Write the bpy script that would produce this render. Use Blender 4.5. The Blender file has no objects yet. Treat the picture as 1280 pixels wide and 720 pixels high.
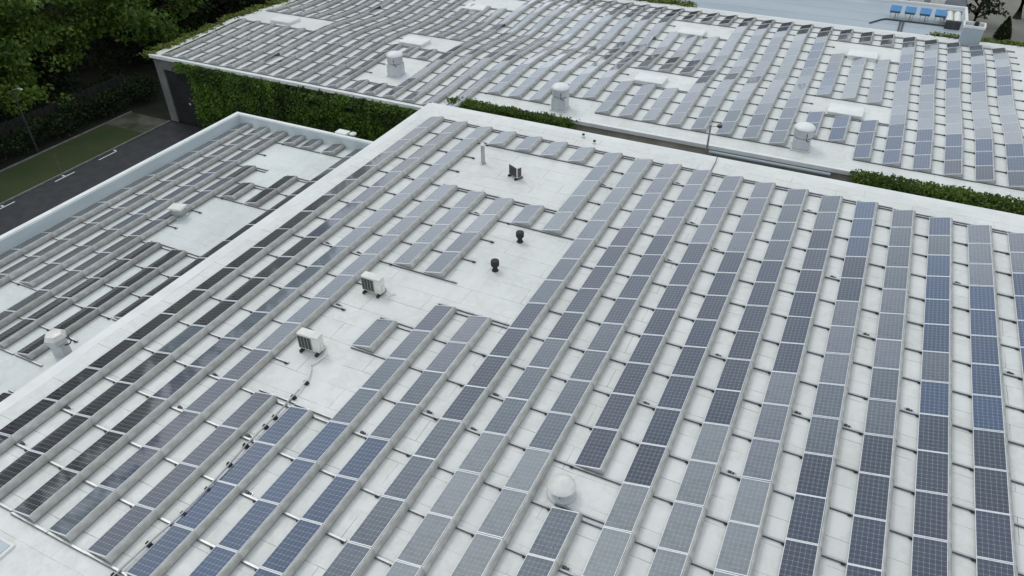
import bpy, math, random
import numpy as np
from mathutils import Matrix, Vector, Euler
random.seed(7)
RNG = np.random.default_rng(11)
sc = bpy.context.scene
COL = sc.collection
R = math.radians
GZ = -7.0                     # ground level while building; everything is lifted by 7 m at the end
PX = 1.56585                  # row pitch
W = 1.70                      # panel pitch along a row
PW, TILT = 0.845, R(14.3)

# ------------------------------------------------------------------ tagging
def tag(o, label=None, cat=None, group=None, kind=None):
    if label: o['label'] = label
    if cat: o['category'] = cat
    if group: o['group'] = group
    if kind: o['kind'] = kind
    return o

def empty(name, loc, rz=0.0):
    o = bpy.data.objects.new(name, None)
    COL.objects.link(o)
    o.location = loc
    o.rotation_euler = (0, 0, rz)
    o.empty_display_size = 0.3
    return o

# ------------------------------------------------------------------ mesh builder
class MB:
    def __init__(s):
        s.v = []; s.f = []; s.m = []; s.uv = {}
    def quad(s, a, b, c, d, m=0):
        i = len(s.v); s.v += [tuple(a), tuple(b), tuple(c), tuple(d)]; s.f.append((i, i+1, i+2, i+3)); s.m.append(m)
        return len(s.f) - 1
    def poly(s, pts, m=0):
        i = len(s.v); s.v += [tuple(p) for p in pts]; s.f.append(tuple(range(i, i+len(pts)))); s.m.append(m)
    def box(s, x0, x1, y0, y1, z0, z1, m=0, M=None, taper=0.0):
        i = len(s.v)
        tx = taper * (x1-x0) / 2; ty = taper * (y1-y0) / 2
        p = [(x0,y0,z0),(x1,y0,z0),(x1,y1,z0),(x0,y1,z0),(x0+tx,y0+ty,z1),(x1-tx,y0+ty,z1),(x1-tx,y1-ty,z1),(x0+tx,y1-ty,z1)]
        if M is not None: p = [tuple(M @ Vector(q)) for q in p]
        s.v += p
        for f in ((0,3,2,1),(4,5,6,7),(0,1,5,4),(1,2,6,5),(2,3,7,6),(3,0,4,7)):
            s.f.append(tuple(i+k for k in f)); s.m.append(m)
    def lathe(s, prof, n=20, c=(0,0,0), m=0, cap=True):
        i = len(s.v)
        for r, z in prof:
            for k in range(n):
                a = 2*math.pi*k/n
                s.v.append((c[0]+r*math.cos(a), c[1]+r*math.sin(a), c[2]+z))
        for j in range(len(prof)-1):
            for k in range(n):
                k2 = (k+1) % n
                s.f.append((i+j*n+k, i+j*n+k2, i+(j+1)*n+k2, i+(j+1)*n+k)); s.m.append(m)
        if cap:
            s.f.append(tuple(i+(len(prof)-1)*n+k for k in range(n))); s.m.append(m)
            s.f.append(tuple(i+k for k in reversed(range(n)))); s.m.append(m)
    def tube(s, pts, r, n=8, m=0):
        pts = [Vector(p) for p in pts]
        i = len(s.v)
        rr = r if isinstance(r, (list, tuple)) else [r]*len(pts)
        for j, p in enumerate(pts):
            d = (pts[min(j+1, len(pts)-1)] - pts[max(j-1, 0)]).normalized()
            u = d.cross(Vector((0, 0, 1)))
            if u.length < 1e-3: u = d.cross(Vector((1, 0, 0)))
            u.normalize(); w = d.cross(u)
            for k in range(n):
                a = 2*math.pi*k/n
                s.v.append(tuple(p + u*(rr[j]*math.cos(a)) + w*(rr[j]*math.sin(a))))
        for j in range(len(pts)-1):
            for k in range(n):
                k2 = (k+1) % n
                s.f.append((i+j*n+k, i+j*n+k2, i+(j+1)*n+k2, i+(j+1)*n+k)); s.m.append(m)
        s.f.append(tuple(i+k for k in range(n))); s.m.append(m)
        s.f.append(tuple(i+(len(pts)-1)*n+k for k in reversed(range(n)))); s.m.append(m)
    def mesh(s, name, mats, origin=(0,0,0), smooth=False):
        me = bpy.data.meshes.new(name)
        ox, oy, oz = origin
        me.from_pydata([(a-ox, b-oy, c-oz) for a, b, c in s.v], [], s.f)
        if not isinstance(mats, (list, tuple)): mats = [mats]
        for m in mats: me.materials.append(m)
        me.polygons.foreach_set('material_index', s.m)
        if smooth:
            me.polygons.foreach_set('use_smooth', [True]*len(s.f))
        me.update()
        return me
    def build(s, name, mats, parent=None, origin=(0,0,0), smooth=False, bevel=0.0):
        me = s.mesh(name, mats, origin, False)
        if smooth:
            me.shade_smooth()
            try:
                me.set_sharp_from_angle(angle=R(40))
            except Exception:
                pass
        o = bpy.data.objects.new(name, me)
        COL.objects.link(o)
        if parent is not None: o.parent = parent
        if bevel:
            b = o.modifiers.new('bevel', 'BEVEL'); b.width = bevel; b.segments = 2; b.limit_method = 'ANGLE'
        if parent is None: o.location = origin
        return o

def link_mesh(name, me, parent, M=None):
    o = bpy.data.objects.new(name, me)
    COL.objects.link(o)
    o.parent = parent
    if M is not None: o.matrix_local = M
    return o

# ------------------------------------------------------------------ materials
class NT:
    def __init__(s, name):
        s.mat = bpy.data.materials.new(name); s.mat.use_nodes = True
        s.t = s.mat.node_tree; s.n = s.t.nodes; s.l = s.t.links
        s.b = s.n['Principled BSDF']
    def node(s, typ, **kw):
        n = s.n.new(typ)
        for k, v in kw.items(): setattr(n, k, v)
        return n
    def put(s, sock, v):
        if isinstance(v, bpy.types.NodeSocket): s.l.new(v, sock)
        else: sock.default_value = v
    def math(s, op, a, b=0.0, clamp=False):
        n = s.node('ShaderNodeMath', operation=op, use_clamp=clamp)
        s.put(n.inputs[0], a); s.put(n.inputs[1], b)
        return n.outputs[0]
    def mix(s, f, a, b, mode='MIX'):
        n = s.node('ShaderNodeMix', data_type='RGBA', blend_type=mode)
        s.put(n.inputs[0], f)
        for k, v in ((6, a), (7, b)):
            if isinstance(v, tuple) and len(v) == 3: v = v + (1,)
            s.put(n.inputs[k], v)
        return n.outputs[2]
    def coord(s, kind='Object'):
        return s.node('ShaderNodeTexCoord').outputs[kind]
    def mapping(s, vec, scale=(1,1,1), rot=(0,0,0), loc=(0,0,0)):
        n = s.node('ShaderNodeMapping'); s.l.new(vec, n.inputs[0])
        n.inputs['Scale'].default_value = scale; n.inputs['Rotation'].default_value = rot; n.inputs['Location'].default_value = loc
        return n.outputs[0]
    def noise(s, vec, scale, detail=4, rough=.55, lo=.35, hi=.65):
        n = s.node('ShaderNodeTexNoise'); s.l.new(vec, n.inputs['Vector'])
        n.inputs['Scale'].default_value = scale; n.inputs['Detail'].default_value = detail; n.inputs['Roughness'].default_value = rough
        r = s.node('ShaderNodeMapRange'); s.l.new(n.outputs[0], r.inputs[0])
        r.inputs[1].default_value = lo; r.inputs[2].default_value = hi
        return r.outputs[0]
    def bump(s, h, strength=.2, dist=.02):
        n = s.node('ShaderNodeBump'); s.l.new(h, n.inputs['Height'])
        n.inputs['Strength'].default_value = strength; n.inputs['Distance'].default_value = dist
        s.l.new(n.outputs[0], s.b.inputs['Normal'])
    def fin(s, color, rough=.6, metal=0.0, spec=.5):
        if isinstance(color, tuple): color = color + (1,) if len(color) == 3 else color
        s.put(s.b.inputs['Base Color'], color); s.put(s.b.inputs['Roughness'], rough)
        s.put(s.b.inputs['Metallic'], metal); s.put(s.b.inputs['Specular IOR Level'], spec)
        return s.mat

def mottled(name, c1, c2, scale=2.0, rough=.6, metal=0.0, bump=0.0, spec=.4, stretch=(1,1,1)):
    t = NT(name); v = t.mapping(t.coord(), stretch)
    n = t.noise(v, scale)
    if bump: t.bump(t.noise(v, scale*6), bump, .01)
    return t.fin(t.mix(n, c1, c2), rough, metal, spec)

def membrane(name, base, seam_amt, brick_rot=0.0, patchy=0.10):
    t = NT(name); co = t.coord()
    big = t.noise(co, .22, 5, .6, .35, .7)
    fine = t.noise(co, 3.5, 5, .65, .3, .75)
    streak = t.noise(t.mapping(co, (1.6, .25, 1)), 1.3, 4, .6, .5, .75)
    d = (base[0]*.80, base[1]*.81, base[2]*.80)
    pond = t.noise(t.mapping(co, (1, 1, 1), (0, 0, .4), (7, 3, 0)), .42, 6, .7, .50, .54)
    ring = t.math('MULTIPLY', pond, t.math('SUBTRACT', 1.0, t.noise(t.mapping(co, (1, 1, 1), (0, 0, .4), (7, 3, 0)), .42, 6, .7, .52, .60)))
    col = t.mix(t.math('MULTIPLY', big, .75), base, d)
    col = t.mix(t.math('MULTIPLY', fine, .22), col, tuple(c*.74 for c in base))
    col = t.mix(t.math('MULTIPLY', streak, .26), col, (base[0]*.72, base[1]*.72, base[2]*.66))
    col = t.mix(t.math('MULTIPLY', ring, .30), col, (base[0]*.62, base[1]*.62, base[2]*.56))
    # welded laps of the roofing sheets: thin grey lines, broken here and there
    vb = t.mapping(co, (1, 1, 1), (0, 0, brick_rot))
    def brick(wid, hei, mort, off, src):
        b = t.node('ShaderNodeTexBrick'); t.l.new(src, b.inputs['Vector'])
        b.offset = off; b.inputs['Scale'].default_value = 1.0
        b.inputs['Brick Width'].default_value = wid; b.inputs['Row Height'].default_value = hei
        b.inputs['Mortar Size'].default_value = mort; b.inputs['Mortar Smooth'].default_value = .2
        return b.outputs['Fac']
    wob = t.node('ShaderNodeVectorMath', operation='ADD'); t.l.new(vb, wob.inputs[0])
    nn = t.node('ShaderNodeTexNoise'); t.l.new(co, nn.inputs['Vector']); nn.inputs['Scale'].default_value = .6
    sc_ = t.node('ShaderNodeVectorMath', operation='SCALE'); t.l.new(nn.outputs['Color'], sc_.inputs[0]); sc_.inputs['Scale'].default_value = .10
    t.l.new(sc_.outputs[0], wob.inputs[1])
    s1 = brick(3.4, .98, .010, .37, wob.outputs[0])
    gap = t.noise(co, .8, 3, .6, .40, .60)
    seam = t.math('MULTIPLY', s1, t.math('ADD', t.math('MULTIPLY', gap, .8), .12))
    col = t.mix(t.math('MULTIPLY', seam, seam_amt), col, (.16, .16, .15))
    t.bump(t.math('ADD', fine, t.math('MULTIPLY', s1, .6)), .12, .01)
    return t.fin(col, t.math('ADD', .38, t.math('MULTIPLY', fine, .25)), 0, .35)

def cells(name, base, line, bus, dust_haze):
    """solar cells under glass: 6 x 10 cells, busbars along the module"""
    t = NT(name); uv = t.coord('UV')
    sep = t.node('ShaderNodeSeparateXYZ'); t.l.new(uv, sep.inputs[0])
    fx = t.math('ABSOLUTE', t.math('SUBTRACT', t.math('FRACT', t.math('MULTIPLY', sep.outputs[0], 6.0)), .5))
    fy = t.math('ABSOLUTE', t.math('SUBTRACT', t.math('FRACT', t.math('MULTIPLY', sep.outputs[1], 10.0)), .5))
    grid = t.math('GREATER_THAN', t.math('MAXIMUM', fx, fy), .470)
    dots = t.math('GREATER_THAN', t.math('ADD', fx, fy), .90)
    bx = t.math('ABSOLUTE', t.math('SUBTRACT', t.math('FRACT', t.math('MULTIPLY', sep.outputs[0], 12.0)), .5))
    busm = t.math('LESS_THAN', bx, .055)
    info = t.node('ShaderNodeObjectInfo')
    rnd = info.outputs['Random']
    co = t.coord()
    cl = t.noise(t.mapping(co, (1, 1, 1)), 9.0, 2, .5, .3, .7)
    b2 = tuple(min(1, c*1.4+.002) for c in base)
    col = t.mix(rnd, base, b2)
    col = t.mix(t.math('MULTIPLY', cl, .25), col, tuple(c*1.5+.004 for c in base))
    col = t.mix(t.math('MULTIPLY', busm, bus), col, (.45, .46, .48))
    col = t.mix(t.math('MULTIPLY', grid, line), col, (.50, .51, .53))
    col = t.mix(t.math('MULTIPLY', dots, line*1.1), col, (.6, .6, .62))
    dn = t.noise(co, 1.1, 5, .65, .3, .8)
    col = t.mix(t.math('MULTIPLY', dn, dust_haze), col, (.35, .38, .42))  # some dust, plus the sky's haze on the glass laid into the colour
    t.put(t.b.inputs['Coat Weight'], 1.0); t.put(t.b.inputs['Coat Roughness'], .05)
    t.put(t.b.inputs['Coat IOR'], 1.5)
    return t.fin(col, t.math('ADD', .22, t.math('MULTIPLY', dn, .2)), 0, .42)

def leafmat(name, c1, c2, c3):
    t = NT(name)
    g = t.node('ShaderNodeNewGeometry')
    r = g.outputs['Random Per Island']
    co = t.coord()
    n = t.noise(co, .42, 5, .65, .40, .60)
    col = t.mix(r, c1, c2)
    col = t.mix(t.math('MULTIPLY', n, .78), col, c3)
    t.put(t.b.inputs['Transmission Weight'], 0.0)
    tr = t.node('ShaderNodeBsdfTranslucent'); t.l.new(col, tr.inputs['Color'])
    mx = t.node('ShaderNodeMixShader'); mx.inputs[0].default_value = .28
    t.fin(col, .55, 0, .3)
    out = t.n['Material Output']
    t.l.new(t.b.outputs[0], mx.inputs[1]); t.l.new(tr.outputs[0], mx.inputs[2]); t.l.new(mx.outputs[0], out.inputs[0])
    return t.mat

M = {}
M['roof_mid'] = membrane('white_roof_membrane', (.725, .725, .690), .95)
M['roof_left'] = membrane('white_roof_membrane_smooth', (.685, .705, .680), .35)
M['roof_far'] = membrane('white_roof_membrane_wavy', (.735, .740, .705), .45)
M['kerb'] = mottled('kerb_membrane', (.745, .745, .71), (.65, .655, .625), .7, .45)
M['parapet'] = mottled('blue_grey_parapet', (.60, .655, .655), (.52, .585, .59), .9, .55, stretch=(1, .4, 2))
M['coping'] = mottled('white_coping', (.77, .775, .75), (.67, .68, .655), 1.2, .4)
M['concrete'] = mottled('grey_concrete', (.22, .22, .205), (.15, .15, .14), .8, .85, bump=.2)
M['beige_wall'] = mottled('stained_beige_wall', (.46, .42, .35), (.29, .265, .22), .7, .85, stretch=(1, 1, .35))
M['asphalt'] = mottled('dark_asphalt', (.030, .032, .036), (.046, .047, .05), 1.4, .85, bump=.2)
M['lot'] = mottled('pale_gravel_lot', (.26, .25, .21), (.20, .195, .165), .25, .9, bump=.2)
M['soil'] = mottled('shade_dark_soil', (.012, .013, .008), (.022, .023, .012), .6, .95)  # dark soil, taken near black to hold the canopy's shade
M['lawn'] = mottled('mown_grass', (.026, .046, .010), (.045, .050, .016), .45, .95, bump=.5)
M['dirt'] = mottled('worn_grass_and_gravel', (.13, .125, .105), (.035, .042, .014), .55, .95, bump=.4)
M['paint'] = mottled('white_road_paint', (.75, .75, .73), (.6, .6, .58), 6, .6)
M['stone'] = mottled('kerb_stone', (.20, .20, .18), (.13, .13, .12), 2, .85)
M['alu'] = mottled('anodised_aluminium', (.66, .67, .68), (.55, .56, .57), 4, .35, .55)
M['frame'] = mottled('panel_frame', (.74, .75, .76), (.64, .65, .66), 5, .4, .2)
M['tray'] = mottled('galvanised_tray', (.50, .51, .51), (.36, .37, .37), 4, .42, .6)
M['black'] = mottled('black_rubber', (.012, .012, .013), (.022, .022, .022), 4, .6)
M['dark_steel'] = mottled('dark_steel', (.06, .062, .065), (.10, .10, .10), 3, .45, .6)
M['white_paint'] = mottled('white_enamel', (.74, .73, .68), (.62, .61, .55), 3, .35)
M['grey_paint'] = mottled('light_grey_enamel', (.56, .58, .58), (.47, .49, .49), 2, .4)
M['galv'] = mottled('weathered_galvanised', (.46, .47, .46), (.34, .35, .34), 2.5, .45, .5)
M['grille'] = mottled('grey_brown_grille', (.085, .082, .075), (.12, .115, .105), 8, .6)
M['bluewall'] = mottled('pale_blue_grey_cladding', (.37, .425, .455), (.31, .365, .40), .25, .5, stretch=(.3, 2, 2))
M['slate'] = mottled('dark_grey_roofing', (.11, .12, .135), (.085, .09, .10), .6, .7)
M['bluecover'] = mottled('bright_blue_cover', (.050, .19, .40), (.07, .24, .46), 2, .4)
M['bark'] = mottled('bark', (.030, .024, .018), (.050, .042, .032), 3, .9, bump=.4, stretch=(1, 1, .3))
M['garage'] = mottled('dark_metal_door', (.020, .020, .022), (.032, .032, .034), 1, .5)
M['wood'] = mottled('dark_fence_wood', (.014, .014, .012), (.024, .022, .018), 2, .9)
M['glass'] = NT('dark_rooflight_glass').fin((.10, .13, .16), .08, 0, .6)
M['railside'] = mottled('shaded_rail_side', (.17, .175, .18), (.10, .10, .105), 3, .5, .4)  # shadow side of the rail, painted darker than its top
M['palegls'] = NT('sky_pale_rooflight').fin((.42, .48, .51), .15, 0, .6)  # glass colour lightened to hold its sky reflection
def deflector_mat(name, a, b):
    t = NT(name); co = t.coord(); rnd = t.node('ShaderNodeObjectInfo').outputs['Random']
    n = t.noise(t.mapping(co, (1, .7, 1)), 3.4, 6, .7, .40, .60)
    blot = t.noise(co, 7, 4, .7, .52, .7)
    col = t.mix(rnd, a, b)
    col = t.mix(t.math('MULTIPLY', n, .60), col, tuple(c*.66 for c in b))
    col = t.mix(t.math('MULTIPLY', blot, .50), col, (.56, .55, .50))
    return t.fin(col, .5, .2, .4)
M['defl'] = deflector_mat('weathered_deflector_sheet', (.52, .51, .47), (.42, .41, .375))
M['defl_far'] = deflector_mat('grey_deflector_sheet', (.56, .55, .52), (.37, .36, .33))
M['endplate'] = mottled('end_plate', (.52, .53, .52), (.42, .43, .42), 3, .45, .4)
M['mono'] = cells('black_monocrystalline_cells', (.0045, .0050, .0085), .46, .03, .01)
M['slatecell'] = cells('slate_polycrystalline_cells', (.008, .018, .040), .36, .07, .05)
M['blue'] = cells('blue_polycrystalline_cells', (.009, .034, .085), .40, .10, .04)
M['greycell'] = cells('sky_grey_poly_cells', (.038, .054, .070), .38, .12, .18)  # base raised to carry grey cloud reflection
M['mauve'] = cells('sky_mauve_poly_cells', (.074, .086, .106), .38, .12, .26)  # lavender sky sheen put into the cell colour
M['palecell'] = cells('dusty_sky_pale_cells', (.120, .136, .142), .36, .12, .32)  # brightest sky sheen painted into the base, with some dust
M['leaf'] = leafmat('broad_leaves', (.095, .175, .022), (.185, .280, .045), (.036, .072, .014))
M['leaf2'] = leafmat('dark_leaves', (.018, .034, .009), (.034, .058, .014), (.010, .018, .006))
M['ivy'] = leafmat('ivy_leaves', (.085, .150, .018), (.155, .225, .034), (.040, .078, .014))
M['ivydark'] = leafmat('dark_hanging_ivy', (.075, .155, .018), (.165, .270, .034), (.016, .034, .012))
M['moss'] = leafmat('yellow_green_creeper', (.13, .175, .022), (.21, .25, .04), (.07, .10, .02))

# ------------------------------------------------------------------ far roof profile
WY = [-1.97,-.27,1.433,3.133,4.833,6.533,8.232,9.931,11.629,13.328,15.027,16.724,18.421,20.12,21.82,23.517,25.214,26.913,28.613,30.31,32.003,33.691,35.372,37]
WZ = [-1.51,-1.51,-1.516,-1.529,-1.521,-1.494,-1.447,-1.379,-1.288,-1.233,-1.271,-1.369,-1.472,-1.533,-1.509,-1.417,-1.312,-1.249,-1.273,-1.377,-1.531,-1.733,-1.983,-2.2]
def wz(y):
    k = max(1, min(len(WY)-3, int(np.searchsorted(WY, y))-1))
    t = (y-WY[k])/(WY[k+1]-WY[k])
    a, b, c, d = WZ[k-1], WZ[k], WZ[k+1], WZ[k+2]
    return .5*((2*b)+(-a+c)*t+(2*a-5*b+4*c-d)*t*t+(-a+3*b-3*c+d)*t**3)

# ------------------------------------------------------------------ leaves
def leaf_mesh(name, pts, size, mat, up=.4, nrm=None, squash=1.0):
    """many small bent leaf quads at pts (N,3)"""
    n = len(pts)
    nr = RNG.normal(size=(n, 3))
    if nrm is not None: nr = nr*.75 + nrm
    nr[:, 2] += up
    nr /= np.linalg.norm(nr, axis=1)[:, None]
    a = np.cross(nr, RNG.normal(size=(n, 3))); a /= np.linalg.norm(a, axis=1)[:, None]+1e-9
    b = np.cross(nr, a)
    s = size*RNG.uniform(.6, 1.35, size=(n, 1))
    a = a*s*.5*squash; b = b*s*.32
    V = np.empty((n, 4, 3))
    V[:, 0] = pts-a; V[:, 1] = pts-b*1.0+nr*s*.05; V[:, 2] = pts+a; V[:, 3] = pts+b*1.0+nr*s*.05
    me = bpy.data.meshes.new(name)
    me.vertices.add(n*4); me.vertices.foreach_set('co', V.reshape(-1))
    me.loops.add(n*4); me.loops.foreach_set('vertex_index', np.arange(n*4, dtype=np.int32))
    me.polygons.add(n); me.polygons.foreach_set('loop_start', np.arange(0, n*4, 4, dtype=np.int32))
    me.polygons.foreach_set('loop_total', np.full(n, 4, dtype=np.int32))
    me.materials.append(mat); me.update(calc_edges=True)
    return me

def tree(name, label, base, height, spread, nleaf, mat, group, leaf=.34, low=.25, lean=(0, 0), cat='tree'):
    bx_, by_, bz_ = base
    t = empty(name, base)
    tag(t, label, cat, group)
    tb = MB(); top = Vector((lean[0], lean[1], height*.72))
    tr = height*.026+.06
    pts = [Vector((0, 0, -.15)), Vector((lean[0]*.2, lean[1]*.2, height*.2)), Vector((lean[0]*.5+.2, lean[1]*.5, height*.45)), top]
    tb.tube(pts, [tr*1.25, tr, tr*.7, tr*.28], 9)
    ends = []
    nl = 15
    for k in range(nl):
        f = low + (.95-low)*k/(nl-1)
        st = Vector((lean[0]*f*.7, lean[1]*f*.7, height*min(f*.72, .68)))
        a = k*2.399+random.uniform(-.4, .4)
        ln = spread*(.55+.5*math.sin(math.pi*min(1, f*.9+.08)))*random.uniform(.75, 1.15)
        e = st+Vector((math.cos(a)*ln, math.sin(a)*ln, height*random.uniform(.05, .24)))
        mid = st.lerp(e, .5)+Vector((0, 0, height*.035))
        tb.tube([st, mid, e], [tr*.42, tr*.26, tr*.08], 6)
        ends += [(e, 1.0), (mid.lerp(e, .4), .9), (mid, .7)]
    for k in range(7):
        a = random.uniform(0, 6.28); r = spread*random.uniform(.05, .5)
        ends.append((Vector((lean[0]+math.cos(a)*r, lean[1]+math.sin(a)*r, height*random.uniform(.74, .95))), 1.0))
    tb.build('trunk', M['bark'], t, smooth=True)
    P = []
    per = int(nleaf/len(ends))
    for e, w in ends:
        sub = max(3, int(5*w))
        for q in range(sub):
            c = np.array(e)+RNG.normal(size=3)*np.array([spread*.16, spread*.16, spread*.11])
            m = per//sub
            rr = spread*.15*RNG.uniform(.7, 1.3)
            d = RNG.normal(size=(m, 3)); d /= np.linalg.norm(d, axis=1)[:, None]
            P.append(c+d*(rr*RNG.uniform(.45, 1.05, size=(m, 1)))*np.array([1.15, 1.15, .75]))
    P = np.concatenate(P)
    link_mesh('crown', leaf_mesh('crown', P, leaf, mat), t)
    return t

def ivy(name, label, cat, group, regions, dens, leaf, mat, mat2=None, frac2=0.0, normal=(0, -1, 0), origin=(0, 0, 0), holes=()):
    """creeper: regions = list of (x0,x1,y0,y1,z0,z1); leaves fill the boxes, clumped"""
    P = []
    for (x0, x1, y0, y1, z0, z1) in regions:
        area = max((x1-x0)*(z1-z0), (y1-y0)*(z1-z0), (x1-x0)*(y1-y0))
        n = int(area*dens)
        nc = max(6, n//45)
        c = np.stack([RNG.uniform(x0, x1, nc), RNG.uniform(y0, y1, nc), RNG.uniform(z0, z1, nc)], 1)
        k = RNG.integers(0, nc, n)
        ext = np.array([x1-x0, y1-y0, z1-z0])
        p = c[k]+RNG.normal(size=(n, 3))*np.minimum(np.array([.26, .12, .30]), ext*.22)
        p[:, 2] = np.where(p[:, 2] > z1, z1-(p[:, 2]-z1)*.7, p[:, 2])
        P.append(p)
    P = np.concatenate(P)
    for hx0, hx1, hz0, hz1 in holes: P = P[~((P[:, 0] > hx0) & (P[:, 0] < hx1) & (P[:, 2] > hz0) & (P[:, 2] < hz1))]
    P = P-np.array(origin)
    o = bpy.data.objects.new(name, leaf_mesh(name, P, leaf, mat, .35, np.array(normal)*.8))
    COL.objects.link(o); o.location = origin
    tag(o, label, cat, group)
    return o

# ------------------------------------------------------------------ setting: ground
def sheet(name, x0, x1, y0, y1, z, mat, kind='structure'):
    b = MB(); b.quad((x0, y0, z), (x1, y0, z), (x1, y1, z), (x0, y1, z))
    o = b.build(name, mat, None, ((x0+x1)/2, (y0+y1)/2, z)); tag(o, kind=kind); return o
g = sheet('ground', -600, 600, -600, 700, GZ-.05, M['soil'])
sheet('driveway', -27.6, -10, -60, 4.3, GZ-.012, M['asphalt'])
sheet('lawn', -32.0, -27.75, -40, 1.6, GZ+.03, M['lawn'])
sheet('paving', -32.0, -27.75, 1.6, 4.2, GZ+.03, M['dirt'])
sheet('parking_lot', 31.2, 75, 36, 110, GZ-.010, M['lot'])
b = MB()
b.box(-27.76, -27.60, -60, 4.2, GZ-.1, GZ+.10); b.box(-32.14, -32.0, -40, 4.2, GZ-.1, GZ+.12)
tag(b.build('kerb', M['stone'], None, (-28, -10, GZ), bevel=.015), kind='structure')
b = MB()
b.quad((-35.6, -40, GZ+.04), (-34.9, -40, GZ+.04), (-34.9, 22, GZ+.04), (-35.6, 22, GZ+.04))
for i, (y, s) in enumerate(((-10.7, 1), (-6.0, 1), (-2.3, -1))):
    m = MB()
    z = GZ-.008
    m.quad((-27.30, y-.85, z), (-27.20, y-.85, z), (-27.20, y+.75, z), (-27.30, y+.75, z))
    yy = y if s > 0 else y+.78
    m.quad((-27.60, yy-.07, z+.004), (-27.325, yy-.07, z+.004), (-27.325, yy+.07, z+.004), (-27.60, yy+.07, z+.004))
    o = m.build('parking_mark', M['paint'], None, (-27.3, y, z)); tag(o, kind='structure')

# ------------------------------------------------------------------ buildings
# middle building ---------------------------------------------------
mid = empty('warehouse', (15, -15, GZ))
tag(mid, 'middle building with flat white membrane roof and the nearest solar rows', 'building')
X0, X1, Y0, Y1 = -1.23, 36.0, -36.0, 2.05
def rel(o, e):                      # world-coordinates mesh under an empty
    o.location = -Vector(e.location); return o
b = MB()
b.box(X0+.02, X1-.02, Y0+.02, Y1-.02, GZ, -.30)
rel(b.build('wall', M['concrete'], mid), mid)
b = MB()
nx, ny = 60, 60
for i in range(nx):
    for j in range(ny):
        xs = [X0+(X1-X0)*k/nx for k in (i, i+1)]; ys = [Y0+(Y1-Y0)*k/ny for k in (j, j+1)]
        zf = lambda x, y: .012*math.sin(x*.9+1.3*math.sin(y*.4))*math.cos(y*.7) - .012
        b.quad(*[(x, y, zf(x, y)) for x, y in ((xs[0], ys[0]), (xs[1], ys[0]), (xs[1], ys[1]), (xs[0], ys[1]))])
b.box(X0, X1, Y0, Y1, -.32, -.06)
rel(b.build('roof', M['roof_mid'], mid), mid)
def kerb_strip(bld, pts, w, h, side):
    """low rounded upstand of membrane"""
    pass
b = MB()
def upstand(b, p, q, n):            # cross-section swept from p to q; n = unit vector towards the roof
    prof = [(0, -.30), (0, .030), (.02, .045), (.14, .045), (.20, .036), (.36, .004), (.48, -.015)]
    for (a, za), (c, zc) in zip(prof[:-1], prof[1:]):
        b.quad((p[0]+n[0]*a, p[1]+n[1]*a, za), (q[0]+n[0]*a, q[1]+n[1]*a, za), (q[0]+n[0]*c, q[1]+n[1]*c, zc), (p[0]+n[0]*c, p[1]+n[1]*c, zc))
upstand(b, (X0-.01, Y0), (X0-.01, Y1-.0), (1, 0))
upstand(b, (X1, Y1+.01), (X0-.01, Y1+.01), (0, -1))
rel(b.build('kerb', M['kerb'], mid, smooth=True), mid)

# left building -----------------------------------------------------
LZ = -2.0
lb = empty('warehouse', (-7.4, -16, GZ))
tag(lb, 'lower left building with blue-grey parapet around its white roof', 'building')
b = MB(); b.box(-13.45, -1.35, -44, -1.82, GZ, LZ-.25)
rel(b.build('wall', M['concrete'], lb), lb)
b = MB()
for i in range(14):
    for j in range(44):
        xs = [-13.14+(13.14-1.32)*k/14 for k in (i, i+1)]; ys = [-44+(44-2.05)*k/44 for k in (j, j+1)]
        zf = lambda x, y: LZ+.014*math.sin(x*.8+y*.5)*math.cos(y*.33)
        b.quad(*[(x, y, zf(x, y)) for x, y in ((xs[0], ys[0]), (xs[1], ys[0]), (xs[1], ys[1]), (xs[0], ys[1]))])
rel(b.build('roof', M['roof_left'], lb), lb)
b = MB()
b.box(-13.46, -13.12, -44, -1.80, LZ-.24, -1.33); b.box(-13.12, -1.34, -2.06, -1.80, LZ-.24, -1.33)
pp = rel(b.build('parapet', M['parapet'], lb), lb)
b = MB()
b.box(-13.49, -13.20, -44, -1.76, -1.328, -1.285); b.box(-13.198, -1.34, -1.98, -1.76, -1.328, -1.285)
b.build('coping', M['coping'], pp, bevel=.012)

# far building ------------------------------------------------------
FX0, FX1, FYB = -27.75, 38.0, 35.2
STEP = -1.35                         # x where the front edge steps back
fb = empty('warehouse', (5, 20, GZ))
tag(fb, 'far building with wavy white roof full of solar rows and ivy on its walls', 'building')
def wave_sheet(b, x0, x1, y0, y1, dz, n=90):
    ys = [y0+(y1-y0)*k/n for k in range(n+1)]
    for a, c in zip(ys[:-1], ys[1:]):
        b.quad((x0, a, wz(a)+dz), (x1, a, wz(a)+dz), (x1, c, wz(c)+dz), (x0, c, wz(c)+dz))
b = MB()
wave_sheet(b, FX0, STEP, 4.25, 6.6, 0, 8); wave_sheet(b, FX0, FX1, 6.6, FYB, 0, 110)
rel(b.build('roof', M['roof_far'], fb, smooth=True), fb)
b = MB()                              # edge trim
b.box(FX0-.06, STEP, 4.12, 4.34, -1.72, -1.47); b.box(STEP-.1, FX1, 6.42, 6.68, -1.70, -1.45)
b.box(FX0-.06, FX0+.18, 4.345, FYB, -1.95, -1.40) if False else None
b.box(FX0, FX1, FYB-.12, FYB+.12, -2.2, -1.93)
rel(b.build('fascia', M['coping'], fb, bevel=.02), fb)
b = MB()
gx0, gx1, gz1 = -27.0, -23.9, -2.62   # garage opening
b.box(FX0, gx0, 4.4, 6.55, GZ, -1.73); b.box(gx1, STEP-.05, 4.4, 6.55, GZ, -1.73); b.box(gx0, gx1, 4.4, 6.55, gz1, -1.73)
rel(b.build('wall', M['concrete'], fb), fb)
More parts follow.
